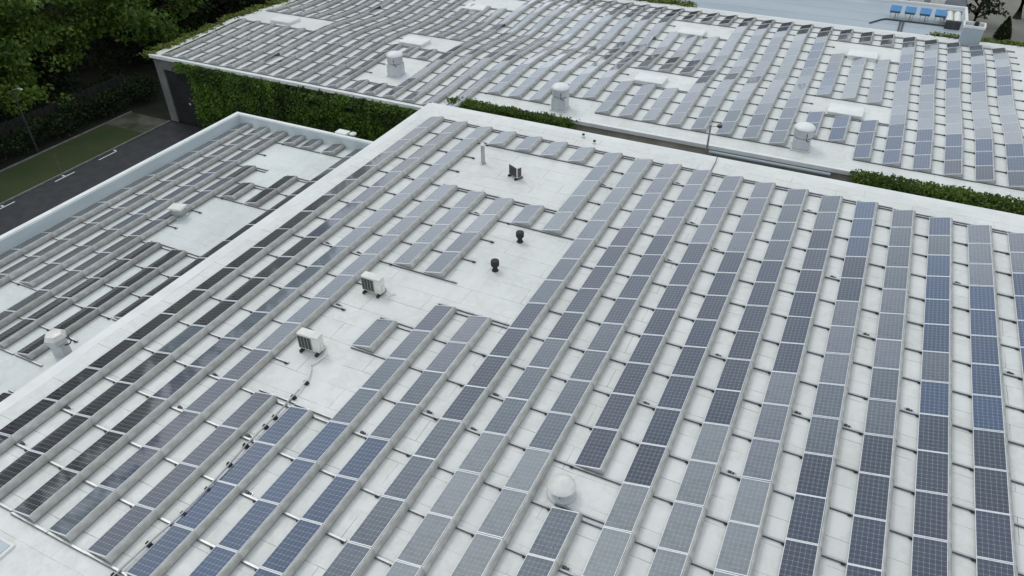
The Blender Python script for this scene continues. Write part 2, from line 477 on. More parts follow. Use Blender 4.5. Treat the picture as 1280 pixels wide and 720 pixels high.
b = MB()
b.box(FX0, FX0+.3, 6.56, FYB, GZ, -2.0); b.box(FX1-.3, FX1, 6.56, FYB, GZ, -2.0); b.box(FX0+.3, FX1-.3, FYB-.3, FYB, GZ, -2.2)
b.box(STEP-.04, FX1-.3, 6.60, 6.9, GZ, -1.705)
rel(b.build('wall', M['beige_wall'], fb), fb)
b = MB()
b.box(gx0+.003, gx1-.003, 4.52, 4.60, GZ, gz1-.003)
for k in range(1, 8): b.box(gx0+.02, gx1-.02, 4.505, 4.519, GZ+k*.55-.012, GZ+k*.55+.012)
gd = rel(b.build('garage_door', M['garage'], fb), fb)
b = MB(); b.box(-25.22, -25.08, 4.44, 4.50, -5.25, -5.12)
b.build('handle', M['white_paint'], gd)
b = MB(); b.box(-24.35, -24.05, 4.46, 4.50, -5.55, -5.15)
b.build('latch_plate', M['galv'], gd)
b = MB(); b.box(-23.55, -23.25, 4.30, 4.398, -2.35, -1.95, taper=.2)
rel(b.build('wall_lamp', M['white_paint'], fb), fb)

# neighbour building -------------------------------------------------
nb = empty('workshop', (15, 42, GZ))
tag(nb, 'pale blue-grey flat roofed building behind the wavy roof, top right', 'building')
b = MB(); b.box(-14, 29.6, 36.3, 48.9, GZ, -3.15)
rel(b.build('wall', M['beige_wall'], nb), nb)
b = MB(); b.box(-14.1, 29.7, 36.2, 48.75, -3.14, -3.0)
for k in range(4): b.box(-14.1, 29.7, 38.2+k*2.9, 38.23+k*2.9, -2.998, -2.990)
rel(b.build('roof', M['bluewall'], nb), nb)
b = MB(); b.box(-14.1, 29.7, 48.76, 49.0, -3.2, -2.80); b.box(29.48, 29.72, 36.2, 48.755, -3.2, -2.86)
rel(b.build('parapet', M['coping'], nb, bevel=.02), nb)
b = MB(); b.box(20.5, 29.7, 49.02, 56, GZ, -3.1)
rel(b.build('annex_roof', M['slate'], nb), nb)

# ------------------------------------------------------------------ solar rows
def panel_mesh(name, L, with_frame):
    b = MB()
    z0, z1 = 0.0, .036
    e, ee = .016, .030
    # glass
    b.quad((e, -L+ee, z1-.004), (PW-e, -L+ee, z1-.004), (PW-e, -ee, z1-.004), (e, -ee, z1-.004), 0)
    b.quad((e, -ee, z0+.004), (PW-e, -ee, z0+.004), (PW-e, -L+ee, z0+.004), (e, -L+ee, z0+.004), 1)
    if with_frame: frame_faces(b, L)
    me = b.mesh(name, [M['mono'], M['frame']])
    uv = me.uv_layers.new(name='uv')
    for p in me.polygons:
        for li, c in zip(p.loop_indices, ((0, 0), (1, 0), (1, 1), (0, 1))):
            uv.data[li].uv = c
    return me
def frame_faces(b, L):
    e, ee = .016, .030
    b.box(0, e, -L, 0, 0, .036, 1); b.box(PW-e, PW, -L, 0, 0, .036, 1)
    b.box(e, PW-e, -ee, 0, 0, .036, 1); b.box(e, PW-e, -L, -L+ee, 0, .036, 1)
def frame_mesh(L):
    b = MB(); frame_faces(b, L); b.m = [0]*len(b.f)
    return b.mesh('frame', M['frame'])
def deflector_mesh(L, mat):
    b = MB()
    prof = [(.826, .268), (.850, .270), (.882, .252), (.912, .215), (.934, .165), (.944, .115), (.940, .070), (.925, .040)]
    for (a, za), (c, zc) in zip(prof[:-1], prof[1:]):
        b.quad((a, -L, za), (c, -L, zc), (c, 0, zc), (a, 0, za))
    # returned edge and inner face so the sheet has thickness
    for (a, za), (c, zc) in zip(prof[:-1], prof[1:]):
        b.quad((a-.006, 0, za-.004), (c-.006, 0, zc-.004), (c-.006, -L, zc-.004), (a-.006, -L, za-.004))
    for (a, za), (c, zc) in zip(prof[1:-1], prof[2:]):       # lap strip at the joint
        b.quad((a+.005, -.05, za+.003), (c+.005, -.05, zc+.003), (c+.005, -.004, zc+.003), (a+.005, -.004, za+.003))
    me = b.mesh('wind_deflector', mat); me.shade_smooth()
    return me
def rail_mesh(end):
    b = MB()
    b.box(.02, PX+.02, -.060, .000, .030, .055, 0)
    b.box(.02, PX+.02, -.078, -.0605, .006, .042, 1)
    b.box(.02, PX+.02, -.060, .000, .010, .0298, 1)
    if end: b.box(PX-.11, PX-.01, -.120, -.0785, .004, .070, 2)
    return b.mesh('cross_rail', [M['tray'], M['railside'], M['black']])
def endplate_mesh():
    b = MB()
    pts = [(.02, .055), (.815, .250), (.87, .235), (.905, .20), (.926, .15), (.934, .11), (.925, .05), (.02, .02)]
    b.poly([(x, -.004, z) for x, z in pts]); b.poly([(x, .004, z) for x, z in reversed(pts)])
    return b.mesh('end_plate', M['endplate'])
RM = {}
for key, L in (('mid', W), ('far', W), ('left', 1.663)):
    RM[key] = dict(panel=panel_mesh('solar_panel', L-.016, key != 'mid'), frame=frame_mesh(L-.016),
                   defl=deflector_mesh(L, M['defl'] if key == 'mid' else M['defl_far']), L=L)
def jbox_mesh():
    b = MB(); b.box(-.15, .15, -.04, .10, .004, .012, 0); b.box(-.09, .02, -.01, .07, .0121, .06, 1); b.box(.04, .10, .0, .06, .0121, .045, 1)
    return b.mesh('junction_box', [M['tray'], M['dark_steel']])
JBOX = jbox_mesh()
RAIL, RAIL0, ENDP = rail_mesh(True), rail_mesh(False), endplate_mesh()

def set_mat(o, mat):
    o.material_slots[0].link = 'OBJECT'; o.material_slots[0].material = mat

def solar_row(field, x, yj, zf, tone, label, group, missing=(), rails=True, yaw=0.0):
    """yj: joint y values, descending (towards the camera); tone(i) -> material per panel; zf(y) roof height"""
    D = RM[field]
    t = empty('solar_panel_row', (x, yj[0], zf(yj[0])))
    tag(t, label, 'solar panels', group)
    n = len(yj)-1
    for i in range(n):
        ya, yb = yj[i], yj[i+1]
        za, zb = zf(ya)-zf(yj[0]), zf(yb)-zf(yj[0])
        sl = math.atan2(za-zb, ya-yb)
        base = Matrix.Translation((0, ya-yj[0], za)) @ Matrix.Rotation(sl, 4, 'X')
        jit = Matrix.Rotation(random.gauss(0, R(.35)), 4, 'X') @ Matrix.Rotation(-TILT+random.gauss(0, R(.30)), 4, 'Y')
        p = link_mesh('solar_panel', D['panel'], t, base @ Matrix.Translation((0, 0, .040)) @ jit)
        set_mat(p, tone(i))
        if field == 'mid': link_mesh('frame', D['frame'], p)
        if i not in missing:
            link_mesh('wind_deflector', D['defl'], t, base @ Matrix.Translation((random.uniform(-.006, .006), 0, 0)))
    for i in range(n+1):
        if not rails: break
        y, z = yj[i]-yj[0], zf(yj[i])-zf(yj[0])
        link_mesh('cross_rail', RAIL if 0 < i < n else RAIL0, t, Matrix.Translation((0, y+random.uniform(-.02, .02), z)))
        if field == 'mid' and 0 < i < n and random.random() < .16:
            link_mesh('junction_box', JBOX, t, Matrix.Translation((1.06+random.uniform(0, .22), y+.05, z)))
        if i == 0: link_mesh('cross_rail', RAIL0, t, Matrix.Translation((0, y+.20, z)))
    for y, z in ((-.03, 0), (yj[-1]-yj[0]+.03, zf(yj[-1])-zf(yj[0]))):
        link_mesh('end_plate', ENDP, t, Matrix.Translation((0, y, z)))
    return t

ORD = ['first', 'second', 'third', 'fourth', 'fifth', 'sixth', 'seventh', 'eighth', 'ninth', 'tenth']
# --- middle roof: (row, first joint, last joint, label)
MID = [
 (0, 0, 17, 'almost black row nearest the left kerb of the middle roof'),
 (1, 0, 17, 'dark row second from the left kerb of the middle roof'),
 (2, 0, 17, 'unbroken row beside the tall grey vent pipe, third from the left kerb'),
 (3, 0, 1, 'single-panel stub right behind the tall vent pipe, leftmost of the four back stubs'),
 (3, 4, 17, 'long row running directly behind both white air conditioners'),
 (4, 0, 1, 'single-panel stub second from left of the four back stubs'),
 (4, 4, 8, 'left one of the two four-panel rows behind the upper white air conditioner'),
 (4, 13, 17, 'short front row just left of the black-footed conduit'),
 (5, 0, 1, 'single-panel stub third from left of the four back stubs'),
 (5, 4, 8, 'right one of the two four-panel rows, left of the black mushroom vents'),
 (5, 10, 11, 'lone panel standing right of the lower white air conditioner'),
 (5, 13, 17, 'short front row just right of the black-footed conduit'),
 (6, 0, 1, 'single-panel stub rightmost of the four back stubs'),
 (6, 4, 5, 'lone panel directly behind the upper black mushroom vent'),
 (6, 9, 17, 'left one of two rows starting in front of the black vents'),
 (7, 0, 5, 'pale five-panel row right of the smallest air conditioner'),
 (7, 9, 17, 'right one of two rows starting in front of the black vents'),
 (8, 0, 17, 'unbroken row immediately right of the black mushroom vents'),
 (9, 0, 17, 'second unbroken row right of the black mushroom vents'),
 (10, 0, 17, 'unbroken row immediately left of the white conical hood'),
 (11, 0, 12, 'twelve-panel row that ends behind the white conical hood'),
 (11, 13, 17, 'front row that starts just before the white conical hood'),
] + [(n, 0, 17 if n < 14 else 15, '%s unbroken row to the right of the white conical hood' % ORD[n-12]) for n in range(12, 20)] + [
 (20, 4, 14, 'rightmost row of the middle roof, cut by the picture edge')]
def run_rand(n, j, salt):
    L = 2+int(abs(math.sin(n*12.9+salt))*3)
    return abs(math.sin((n+31)*78.233+((j+40)//L)*37.719+salt)*43758.5453) % 1.0
def mid_tone(n, j):  # module types, with sky and tree reflections painted in as cell tones
    r = run_rand(n, j, 1.3)
    if n == 0: return M['slatecell'] if r < .15 else M['mono']
    if n == 1: return M['mono'] if j > 12 or r < .3 else (M['greycell'] if r < .65 else M['slatecell'])
    if n == 2: return M['mono'] if j > 13 else (M['mauve'] if r < .35 else (M['greycell'] if r < .75 else M['slatecell']))
    if n in (3, 4): return (M['mauve'] if r < .6 else M['palecell']) if j < 8 else (M['greycell'] if r < .5 else (M['slatecell'] if r < .8 or j > 13 else M['mauve']))
    if n in (5, 6, 7):
        if j < 6: return M['mauve'] if r < .5 else M['palecell']
        if j < 13: return M['greycell'] if r < .6 else (M['mauve'] if r < .8 else M['slatecell'])
        return M['blue']
    if n <= 12 and j < 4: return M['mauve'] if r < .6 else M['palecell']
    if n == 8: return (M['mauve'] if r < .5 else M['slatecell']) if j < 6 else (M['slatecell'] if r < .25 else M['greycell'])
    if n == 9: return M['slatecell'] if j < 9 else (M['greycell'] if r < .5 else (M['palecell'] if r < .85 else M['slatecell']))
    if n == 10: return (M['slatecell'] if r < .8 else M['greycell']) if j < 8 else (M['palecell'] if r < .7 else M['greycell'])
    if n == 11: return M['slatecell'] if j < 12 else M['greycell']
    if n == 12: return M['slatecell'] if j < 12 else M['palecell']
    if n == 13: return M['slatecell'] if 3 < j < 10 else (M['greycell'] if j < 5 else M['palecell'])
    if n == 14: return M['greycell'] if j < 2 else (M['slatecell'] if j < 8 else (M['mauve'] if j < 11 else M['palecell']))
    if n == 15: return M['blue'] if j < 3 else (M['slatecell'] if j < 5 else (M['mauve'] if j < 8 else (M['greycell'] if j < 10 else M['slatecell'])))
    if n == 16: return M['greycell'] if j < 4 else (M['mauve'] if j < 7 else (M['greycell'] if j < 9 else M['slatecell']))
    if n == 17: return M['blue'] if j in (0, 2, 3, 4, 5, 7) else (M['greycell'] if j < 7 else M['slatecell'])  # the nearest blue panel is a sky reflection set as cell colour
    if n == 18: return M['mauve'] if j < 3 else (M['blue'] if j < 8 or r < .3 else M['slatecell'])
    return M['mauve'] if j < 2 else (M['blue'] if j < 9 else M['slatecell'])
DX = {0: -.02, 1: .01, 2: .06, 5: -.04, 6: -.02, 7: -.05, 8: .05, 15: -.02, 16: .02, 19: .03}
DY = {0: .08, 1: .04, 5: -.03, 6: -.03, 7: -.04, 8: -.08, 15: .09}
for n, j0, j1, lab in MID:
    solar_row('mid', n*PX+DX.get(n, 0), [-W*j+DY.get(n, 0) for j in range(j0, j1+1)], lambda y: 0.0,
              lambda i, n=n, j0=j0: mid_tone(n, j0+i), lab, 'solar rows on the middle roof')

# --- left roof
LX = [-13.04, -11.62, -10.2, -8.8, -7.48, -5.82, -4.16]
LEFT = [
 (0, 0, 16, 'row tight against the blue-grey parapet on the lower left roof'),
 (1, 0, 16, 'second row in from the blue-grey parapet on the lower left roof'),
 (2, 0, 11, 'third row from the blue-grey parapet, ending at a bare white strip'),
 (3, 0, 1, 'leftmost one-panel stub against the back parapet of the left roof'),
 (3, 3, 16, 'fourth row from the parapet, passing behind the boxy fan on the left roof'),
 (4, 0, 1, 'middle one-panel stub against the back parapet of the left roof'),
 (4, 4, 5, 'lone panel near the boxy fan on the bare left roof'),
 (4, 8, 13, 'dark five-panel row on the left roof, farther from the white cowl'),
 (5, 0, 1, 'rightmost one-panel stub against the back parapet of the left roof'),
 (5, 3, 5, 'two-panel row on the bare part of the left roof'),
 (5, 8, 13, 'dark five-panel row beside the white cowl on the left roof'),
 (6, 0, 11, 'dark row half hidden by the kerb of the middle roof'),
 (6, 14, 17, 'dark row whose corner shows at the left picture edge'),
]
def left_tone(n, j):
    return M['slatecell'] if n < 4 and run_rand(n, j, 5.1) < .22 else M['mono']
for n, j0, j1, lab in LEFT:
    solar_row('left', LX[n], [-1.70*(.90+.978*j) for j in range(j0, j1+1)], lambda y: LZ+.012,
              lambda i, n=n, j0=j0: left_tone(n, j0+i), lab, 'solar rows on the lower left roof')

# --- far roof
def fx(n): return (14.63+(n-15)*.9935)*PX
def fy(j): return 8.02+1.712*j
def far_tone(n, j):  # pale and black tones include painted reflections of sky and treeline
    r = run_rand(n, j, 2.7) if n >= 0 else random.random()
    if n >= 4 and j >= 12: return M['mono'] if r < .75 else M['slatecell']  # back slope: treeline reflection painted as black cells
    if n >= 15:
        if j < 1: return M['slatecell'] if n > 17 else M['blue']
        if j < 3: return M['blue']
        if j in (9, 10, 8) and n > 15: return M['blue']
        if j == 11: return M['palecell']
        return M['mauve'] if r < .6 else M['palecell']
    if n >= 12 and j < 3: return M['blue'] if n > 12 else M['greycell']
    if n in (9, 10, 11): return M['greycell'] if j < 2 else (M['slatecell'] if j in (6,) else (M['palecell'] if r < .6 else M['mauve']))
    if n in (12, 13, 14): return M['blue'] if r < .3 else (M['palecell'] if r < .6 else M['greycell'])
    if 4 <= n <= 8:
        if j in (6, 7) : return M['mono'] if r < .7 else M['slatecell']  # behind the front crest: dark reflection of trees put into the cells
        return M['palecell'] if r < .6 else M['mauve']
    if n >= 0: return M['mono'] if j in (5, 6, 7) and n > 0 else (M['palecell'] if r < .7 else M['greycell'])
    if n >= -4: return M['mono'] if -1 <= j < 4 and r < .8 else (M['slatecell'] if r < .5 else M['greycell'])
    return M['slatecell'] if r < .30 else (M['greycell'] if r < .42 else M['mono'])
FAR = []
def add(n, a, b_, lab, miss=()): FAR.append((n, a, b_, lab, miss))
cnt = ['leftmost', 'second from left', 'third from left', 'second from right', 'rightmost']
three = ['left', 'middle', 'right']
for i, n in enumerate(range(-17, -12)):
    add(n, -2, 3, '%s of five rows ending in front of the far-left white roof hatch' % cnt[i])
    add(n, 5, 14, '%s of five rows starting behind the far-left white roof hatch' % cnt[i])
for i, n in enumerate(range(-12, -7)):
    add(n, -2, 14, '%s unbroken far row to the right of the far-left roof hatch' % ORD[i] + (', with two open ends' if n == -12 else ''),
        (14-8, 14) if n == -12 else ())
add(-7, -2, 3, 'row passing just left of the tallest round fan on the wavy roof')
for i, n in enumerate((-6, -5)):
    add(n, -2, -1, '%s single-panel stub in front of the tallest round fan' % ('left', 'right')[i])
    add(n, 2, 3, '%s single panel between the tallest round fan and the roof hatch' % ('left', 'right')[i])
for i, n in enumerate((-7, -6, -5)):
    add(n, 5, 10, '%s of three rows between two roof hatches behind the tallest fan' % three[i])
    add(n, 12, 14, '%s of three short rows behind the back hatch left of centre' % three[i])
for i, n in enumerate(range(-4, 0)):
    add(n, -2, 14, '%s unbroken far row to the right of the tallest round fan' % ORD[i] + (', one deflector missing' if n == -4 else ''), (14-8,) if n == -4 else ())
for i, n in enumerate(range(0, 3)):
    add(n, 0, 14, '%s unbroken far row above the small ivy hedge' % ('leftmost', 'middle', 'rightmost')[i])
for i, n in enumerate((3, 4)):
    add(n, 1, 14, '%s of the two far rows that stop short beside the ivy-side fan' % ('left', 'right')[i], (5,) if n == 4 else ())
for c, (ns, nm) in enumerate((((5, 6, 7), 'centre'), ((13, 14, 15), 'right-hand'))):
    for i, n in enumerate(ns):
        add(n, 1 if (c == 1 and i < 2) else 0, 3, '%s of three short rows in front of the %s front hatch' % (three[i], nm))
        add(n, 5, 10, '%s of three rows between the two %s hatches' % (three[i], nm))
        add(n, 12, 14, '%s of three two-panel rows behind the %s back hatch' % (three[i], nm))
lamp = ['immediately left of the flue pole', 'immediately right of the flue pole', 'second right of the flue pole', 'third right of the flue pole', 'touching the right-hand fan']
for i, n in enumerate(range(8, 13)):
    add(n, 0, 14, 'unbroken far row %s' % ('second left of the flue pole', 'immediately left of the flue pole', 'immediately right of the flue pole', 'second right of the flue pole', 'immediately left of the right-hand round fan')[i])
for i, n in enumerate(range(16, 21)):
    add(n, 0, 14, '%s unbroken far row right of the right-hand hatches' % ORD[i] + (', at the picture edge' if n == 20 else ''))
for n, a, b_, lab, miss in FAR:
    ys = [fy(j) for j in range(b_, a-1, -1)]
    if a == -2: ys = [y for y in ys if y > 4.5]
    if b_ == 14: ys[0] += .18
    solar_row('far', fx(n), ys, lambda y: wz(y)+.006, lambda i, n=n, b_=b_: far_tone(n, b_-1-i), lab, 'solar rows on the far wavy roof', miss)

# ------------------------------------------------------------------ roof equipment
def air_conditioner(x, y, rz, label, s=1.0, back=False):
    t = empty('air_conditioner', (x, y, 0), rz)
    tag(t, label, 'air conditioner', 'air conditioners on the middle roof')
    w, d, h = .86*s, .34*s, .66*s
    for sx in (-1, 1):
        b = MB(); b.box(sx*.33*s-.05, sx*.33*s+.05, -.30*s, .30*s, 0, .10)
        b.build('foot', M['black'], t, bevel=.012)
    b = MB(); b.box(-w/2, w/2, -d/2, d/2, .105, .105+h)
    b.build('casing', M['white_paint'], t, bevel=.02)
    b = MB(); b.box(-w/2-.012, w/2+.012, -d/2-.012, d/2+.012, .107+h, .150+h)
    b.build('top_cover', M['white_paint'], t, bevel=.012)
    b = MB()
    if back:
        for k in range(15): b.box(-w/2+.03, w/2-.07, -d/2-.012, -d/2-.002, .15+k*h/16, .15+k*h/16+.026)
        b.box(-w/2+.02, w/2-.06, -d/2-.002, -d/2-.0005, .13, .09+h)
        for k in range(12): b.box(w/2+.002, w/2+.012, -d/2+.02, d/2-.03, .15+k*h/13, .15+k*h/13+.03)
        b.build('coil', M['dark_steel'], t)
    else:
        cx = -w*.16; rr = h*.42
        b.box(cx-rr, cx+rr, -d/2-.006, -d/2-.001, .105+h*.5-rr, .105+h*.5+rr, 0)
        for k in range(13):
            zz = .105+h*.5-rr+.02+k*(2*rr-.04)/12
            b.box(cx-rr, cx+rr, -d/2-.022, -d/2-.007, zz-.006, zz+.006, 0)
        for k in range(5):
            xx = cx-rr+k*rr/2
            b.box(xx-.008, xx+.008, -d/2-.030, -d/2-.0225, .105+h*.5-rr, .105+h*.5+rr, 1)
        b.build('grille', [M['grille'], M['galv']], t)
        b = MB(); b.box(w/2+.001, w/2+.05, -.06, .12, .14, .44)
        b.build('valve_cover', M['white_paint'], t, bevel=.012)
        b = MB(); b.tube([(w/2+.05, .05, .34), (w/2+.14, .06, .36), (w/2+.20, .0, .22), (w/2+.20, -.15, .07), (w/2+.12, -.5, .05), (w/2, -.75, .05)] if y < -18 else
                         [(w/2+.05, .05, .34), (w/2+.14, .06, .36), (w/2+.22, .02, .2), (w/2+.24, .10, .05), (w/2+.42, .25, .04)], .03, 8)
        b.build('pipe', M['white_paint'], t, smooth=True)
    return t
air_conditioner(6.62, -19.48, R(3), 'lower white air conditioner, its pipe running into the long conduit')
air_conditioner(6.66, -15.58, R(0), 'upper white air conditioner on the left edge of the bare roof')
air_conditioner(7.62, -4.40, R(-28), 'small air conditioner turned with its dark coil towards the camera', .82, True)

t = empty('vent_pipe', (5.43, -3.72, 0)); tag(t, 'tall slim grey vent pipe with white cap on the back bare patch', 'vent')
b = MB(); b.lathe([(.17, 0), (.17, .03), (.105, .05), (.098, 1.02)], 18); b.build('pipe', M['galv'], t, smooth=True)
b = MB(); b.lathe([(.125, 1.021), (.135, 1.05), (.10, 1.10), (.02, 1.13)], 18); b.build('cap', M['white_paint'], t, smooth=True)
for x, y, lab in ((10.38, -9.72, 'upper black mushroom vent on the bare roof, behind the other'), (10.38, -12.16, 'lower black mushroom vent on the bare roof, nearer the camera')):
    t = empty('mushroom_vent', (x, y, 0)); tag(t, lab, 'vent', 'black mushroom vents')
    b = MB(); b.lathe([(.15, 0), (.14, .03), (.105, .05), (.10, .24)], 18); b.build('pipe', M['black'], t, smooth=True)
    b = MB(); b.lathe([(.12, .20), (.17, .26), (.18, .29), (.18, .47), (.165, .50), (.05, .515)], 20); b.build('cap', M['black'], t, smooth=True)

t = empty('roof_hood', (17.27, -21.5, 0)); tag(t, 'large white conical exhaust hood on a low upstand between panel rows', 'vent hood')
b = MB(); b.lathe([(.44, 0), (.42, .05), (.27, .08), (.25, .33)], 26); b.build('upstand', M['grey_paint'], t, smooth=True)
b = MB(); b.lathe([(.26, .33), (.41, .35), (.425, .37), (.415, .40), (.24, .54), (.05, .64), (.02, .645)], 14); b.build('hood', M['white_paint'], t, smooth=True)
for k in range(3):
    b = MB(); a = R(40+120*k)
    b.tube([(math.cos(a)*.27, math.sin(a)*.27, .10), (math.cos(a)*.36, math.sin(a)*.36, .345)], .012, 6); b.build('bracket', M['dark_steel'], t)

t = empty('cable_conduit', (7.6, -24.5, 0)); tag(t, 'long grey conduit on black feet running between two rows to the front', 'conduit')
cp = [(6.98, -20.15, .05), (7.22, -20.35, .06), (7.44, -20.75, .085), (7.55, -21.4, .095), (7.62, -22.6, .095), (7.62, -24.1, .095), (7.70, -25.0, .095), (7.76, -26, .095), (7.74, -26.9, .095), (7.64, -28, .095), (7.58, -29.2, .095), (7.55, -30.6, .095)]
off = Vector(t.location)
b = MB(); b.tube([Vector(p)-off for p in cp[:4]], .035, 9); b.build('insulated_pipe', M['white_paint'], t, smooth=True)
b = MB(); b.tube([Vector(p)-off for p in cp[3:]], .030, 9); b.build('conduit', M['galv'], t, smooth=True)
for x, y in ((7.52, -21.0), (7.58, -21.75), (7.62, -22.75), (7.62, -23.2), (7.60, -24.1), (7.68, -24.9), (7.76, -25.9), (7.76, -26.85), (7.64, -28.0), (7.57, -29.1)):
    b = MB(); b.box(-.09, .09, -.07, .07, 0, .058, taper=.15); b.box(-.075, -.045, -.05, .05, .0585, .12); b.box(.045, .075, -.05, .05, .0585, .12)
    o = b.build('foot', M['black'], t); o.location = Vector((x, y, 0))-off

b = MB(); b.tube([(0, 1.92, .125), (.0, 1.6, .12), (.02, 1.5, .05), (.03, .3, .03)], .022, 7)
tag(b.build('roof_cable', M['dark_steel'], None, (0, 0, 0), smooth=True), 'thin dark cable crossing the back kerb of the middle roof', 'cable').location = (16.42, 0, 0)
for x, y, z, lab in ((9.05, 1.42, .06, 'left small black outlet on the back kerb of the middle roof'), (9.88, .95, .03, 'right small black outlet near the back kerb of the middle roof')):
    t = empty('drain_outlet', (x, y, z-.04)); tag(t, lab, 'drain', 'small outlets by the back kerb')
    b = MB(); b.lathe([(.10, 0), (.10, .05), (.07, .07), (.07, .12)], 14); b.build('collar', M['white_paint'], t, smooth=True)
    b = MB(); b.lathe([(.075, .12), (.08, .14), (.075, .19), (.02, .20)], 14); b.build('cap', M['black'], t, smooth=True)

t = empty('rooflight', (3.75, -30.15, 0)); tag(t, 'low rooflight in the bottom left corner of the middle roof', 'rooflight')
b = MB(); b.box(-.55, .55, -.75, .55, -.01, .07); b.build('curb', M['kerb'], t, bevel=.02)
b = MB(); b.box(-.47, .47, -.67, .47, .0705, .09); b.build('pane', M['palegls'], t, bevel=.01)

# round exhaust fans on the far roof
for x, y, hb, lab in ((-7.9, 8.35, .80, 'tallest round-topped exhaust fan, on the bare patch left of the kerb corner'),
                  (5.05, 7.75, .78, 'round-topped exhaust fan at the roof edge above the small ivy hedge'),
                  (20.0, 8.35, .62, 'round-topped exhaust fan by the right-hand solar rows')):
    z = wz(y)
    t = empty('exhaust_fan', (x, y, z), R(6)); t.scale = (1.06, 1.06, 1.12); tag(t, lab, 'exhaust fan', 'round-topped exhaust fans')
    b = MB(); b.box(-.52, .52, -.52, .52, -.02, .06); b.box(-.44, .44, -.44, .44, .0605, hb)
    b.build('duct', M['grey_paint'], t, bevel=.02)
    b = MB(); b.lathe([(.40, hb), (.50, hb+.06), (.52, hb+.10), (.52, hb+.44), (.54, hb+.46), (.54, hb+.50)], 26); b.build('housing', M['grey_paint'], t, smooth=True)
    b = MB(); b.lathe([(.56, hb+.501), (.55, hb+.55), (.44, hb+.64), (.22, hb+.71), (.04, hb+.73)], 26); b.build('dome', M['coping'], t, smooth=True)
    b = MB(); b.tube([(.18, -.51, hb+.34), (.19, -.62, hb+.28), (.20, -.60, hb+.04), (.28, -.53, hb-.02), (.33, -.46, hb-.06)], .022, 7); b.build('cable', M['black'], t, smooth=True)

# hatches
for x, y, lab in ((-23.0, 14.55, 'far-left white roof hatch near the ivy edge'), (-10.0, 14.3, 'white roof hatch just behind the tallest round fan'),
                  (-10.0, 24.6, 'white roof hatch near the top, left of centre'), (9.12, 14.25, 'centre white roof hatch, nearer one of its column'),
                  (9.05, 25.6, 'centre white roof hatch, farther one near the back edge'), (21.85, 14.15, 'right-hand white roof hatch nearer the camera'),
                  (21.9, 25.65, 'right-hand white roof hatch near the back edge')):
    t = empty('roof_hatch', (x, y, wz(y))); tag(t, lab, 'roof hatch', 'white roof hatches on the wavy roof')
    b = MB(); b.box(-1.0, 1.0, -.72, .72, -.12, .17); b.build('curb', M['kerb'], t, bevel=.02)
    b = MB(); b.box(-1.06, 1.06, -.78, .78, .1705, .255, taper=.03); b.build('lid', M['coping'], t, bevel=.025)

# left roof equipment
t = empty('exhaust_fan', (-7.95, -12.3, LZ), R(14)); t.scale = (.84, .84, .9); tag(t, 'boxy exhaust fan with white lid on the bare lower left roof', 'exhaust fan')
b = MB(); b.box(-.42, .42, -.42, .42, -.02, .10); b.build('curb', M['grey_paint'], t, bevel=.015)
b = MB(); b.lathe([(.30, .10), (.30, .22), (.44, .30), (.47, .34), (.47, .62)], 8); b.build('housing', M['galv'], t)
b = MB(); b.box(-.50, .50, -.40, .40, .622, .72, taper=.12); b.build('lid', M['white_paint'], t, bevel=.02)
t = empty('roof_cowl', (-4.12, -22.3, LZ), R(20)); t.scale = (.8, .8, .95); tag(t, 'angular grey cowl with pale hexagonal top beside the middle roof kerb', 'cowl')
b = MB(); b.box(-.30, .30, -.28, .28, -.02, .62); b.build('duct', M['grey_paint'], t, bevel=.015)
b = MB(); b.lathe([(.36, .60), (.50, .72), (.54, .92), (.54, .97)], 6); b.build('housing', M['grey_paint'], t)
b = MB(); b.lathe([(.545, .971), (.40, 1.14), (.10, 1.17)], 6); b.build('top', M['white_paint'], t)
b = MB(); b.tube([(.44, .1, .86), (.62, .12, .92), (.70, .10, .74), (.60, .05, .60), (.31, .02, .50)], .03, 8); b.build('cable', M['black'], t, smooth=True)
# behind the back parapet
t = empty('vent_pipe', (-4.80, -1.30, LZ-.45)); tag(t, 'short vent with round white cap behind the left roof back parapet', 'vent')
b = MB(); b.lathe([(.13, -.6), (.13, 1.05)], 16); b.build('pipe', M['galv'], t, smooth=True)
b = MB(); b.box(-.06, .06, -.515, -.10, .20, .26); b.build('bracket', M['galv'], t)
b = MB(); b.lathe([(.20, 1.051), (.23, 1.09), (.22, 1.14), (.10, 1.20), (.02, 1.21)], 18); b.build('cap', M['white_paint'], t, smooth=True)
t = empty('junction_box', (-5.4, -1.755, -1.62)); tag(t, 'white box fixed behind the left roof back parapet beside the capped vent', 'box')
b = MB(); b.box(-.38, .38, 0, .5, -.2, .36); b.build('casing', M['white_paint'], t, bevel=.02)
b = MB(); b.box(-.40, .40, -.0, .52, .361, .40); b.build('lid', M['coping'], t, bevel=.01)

# flue pole with spotlight and the pale pipe along the far wall
t = empty('flue_pole', (15.05, 6.28, -3.4)); tag(t, 'grey pole with a small spotlight rising from the far wall edge', 'pole')
b = MB(); b.tube([(0, 0, 0), (0, 0, 3.30)], .06, 10); b.build('pole', M['galv'], t, smooth=True)
b = MB(); b.tube([(0, 0, 3.2), (.42, .05, 3.25)], .03, 8); b.build('arm', M['galv'], t, smooth=True)
b = MB(); b.lathe([(.07, 3.17), (.15, 3.22), (.15, 3.34), (.06, 3.38)], 12, (.50, .06, 0)); b.build('spotlight', M['dark_steel'], t, smooth=True)
b = MB(); b.box(-.05, .05, .05, .145, 1.2, 1.3); b.box(-.05, .05, .05, .145, .3, .4); b.build('bracket', M['galv'], t)
t = empty('wall_duct', (18.5, 6.2, -1.75)); tag(t, 'pale blue horizontal pipe running along the far wall below the eave', 'pipe')
b = MB(); b.tube([(-3.3, 0, 0), (3.5, 0, 0)], .10, 12); b.build('pipe', M['bluewall'], t, smooth=True)
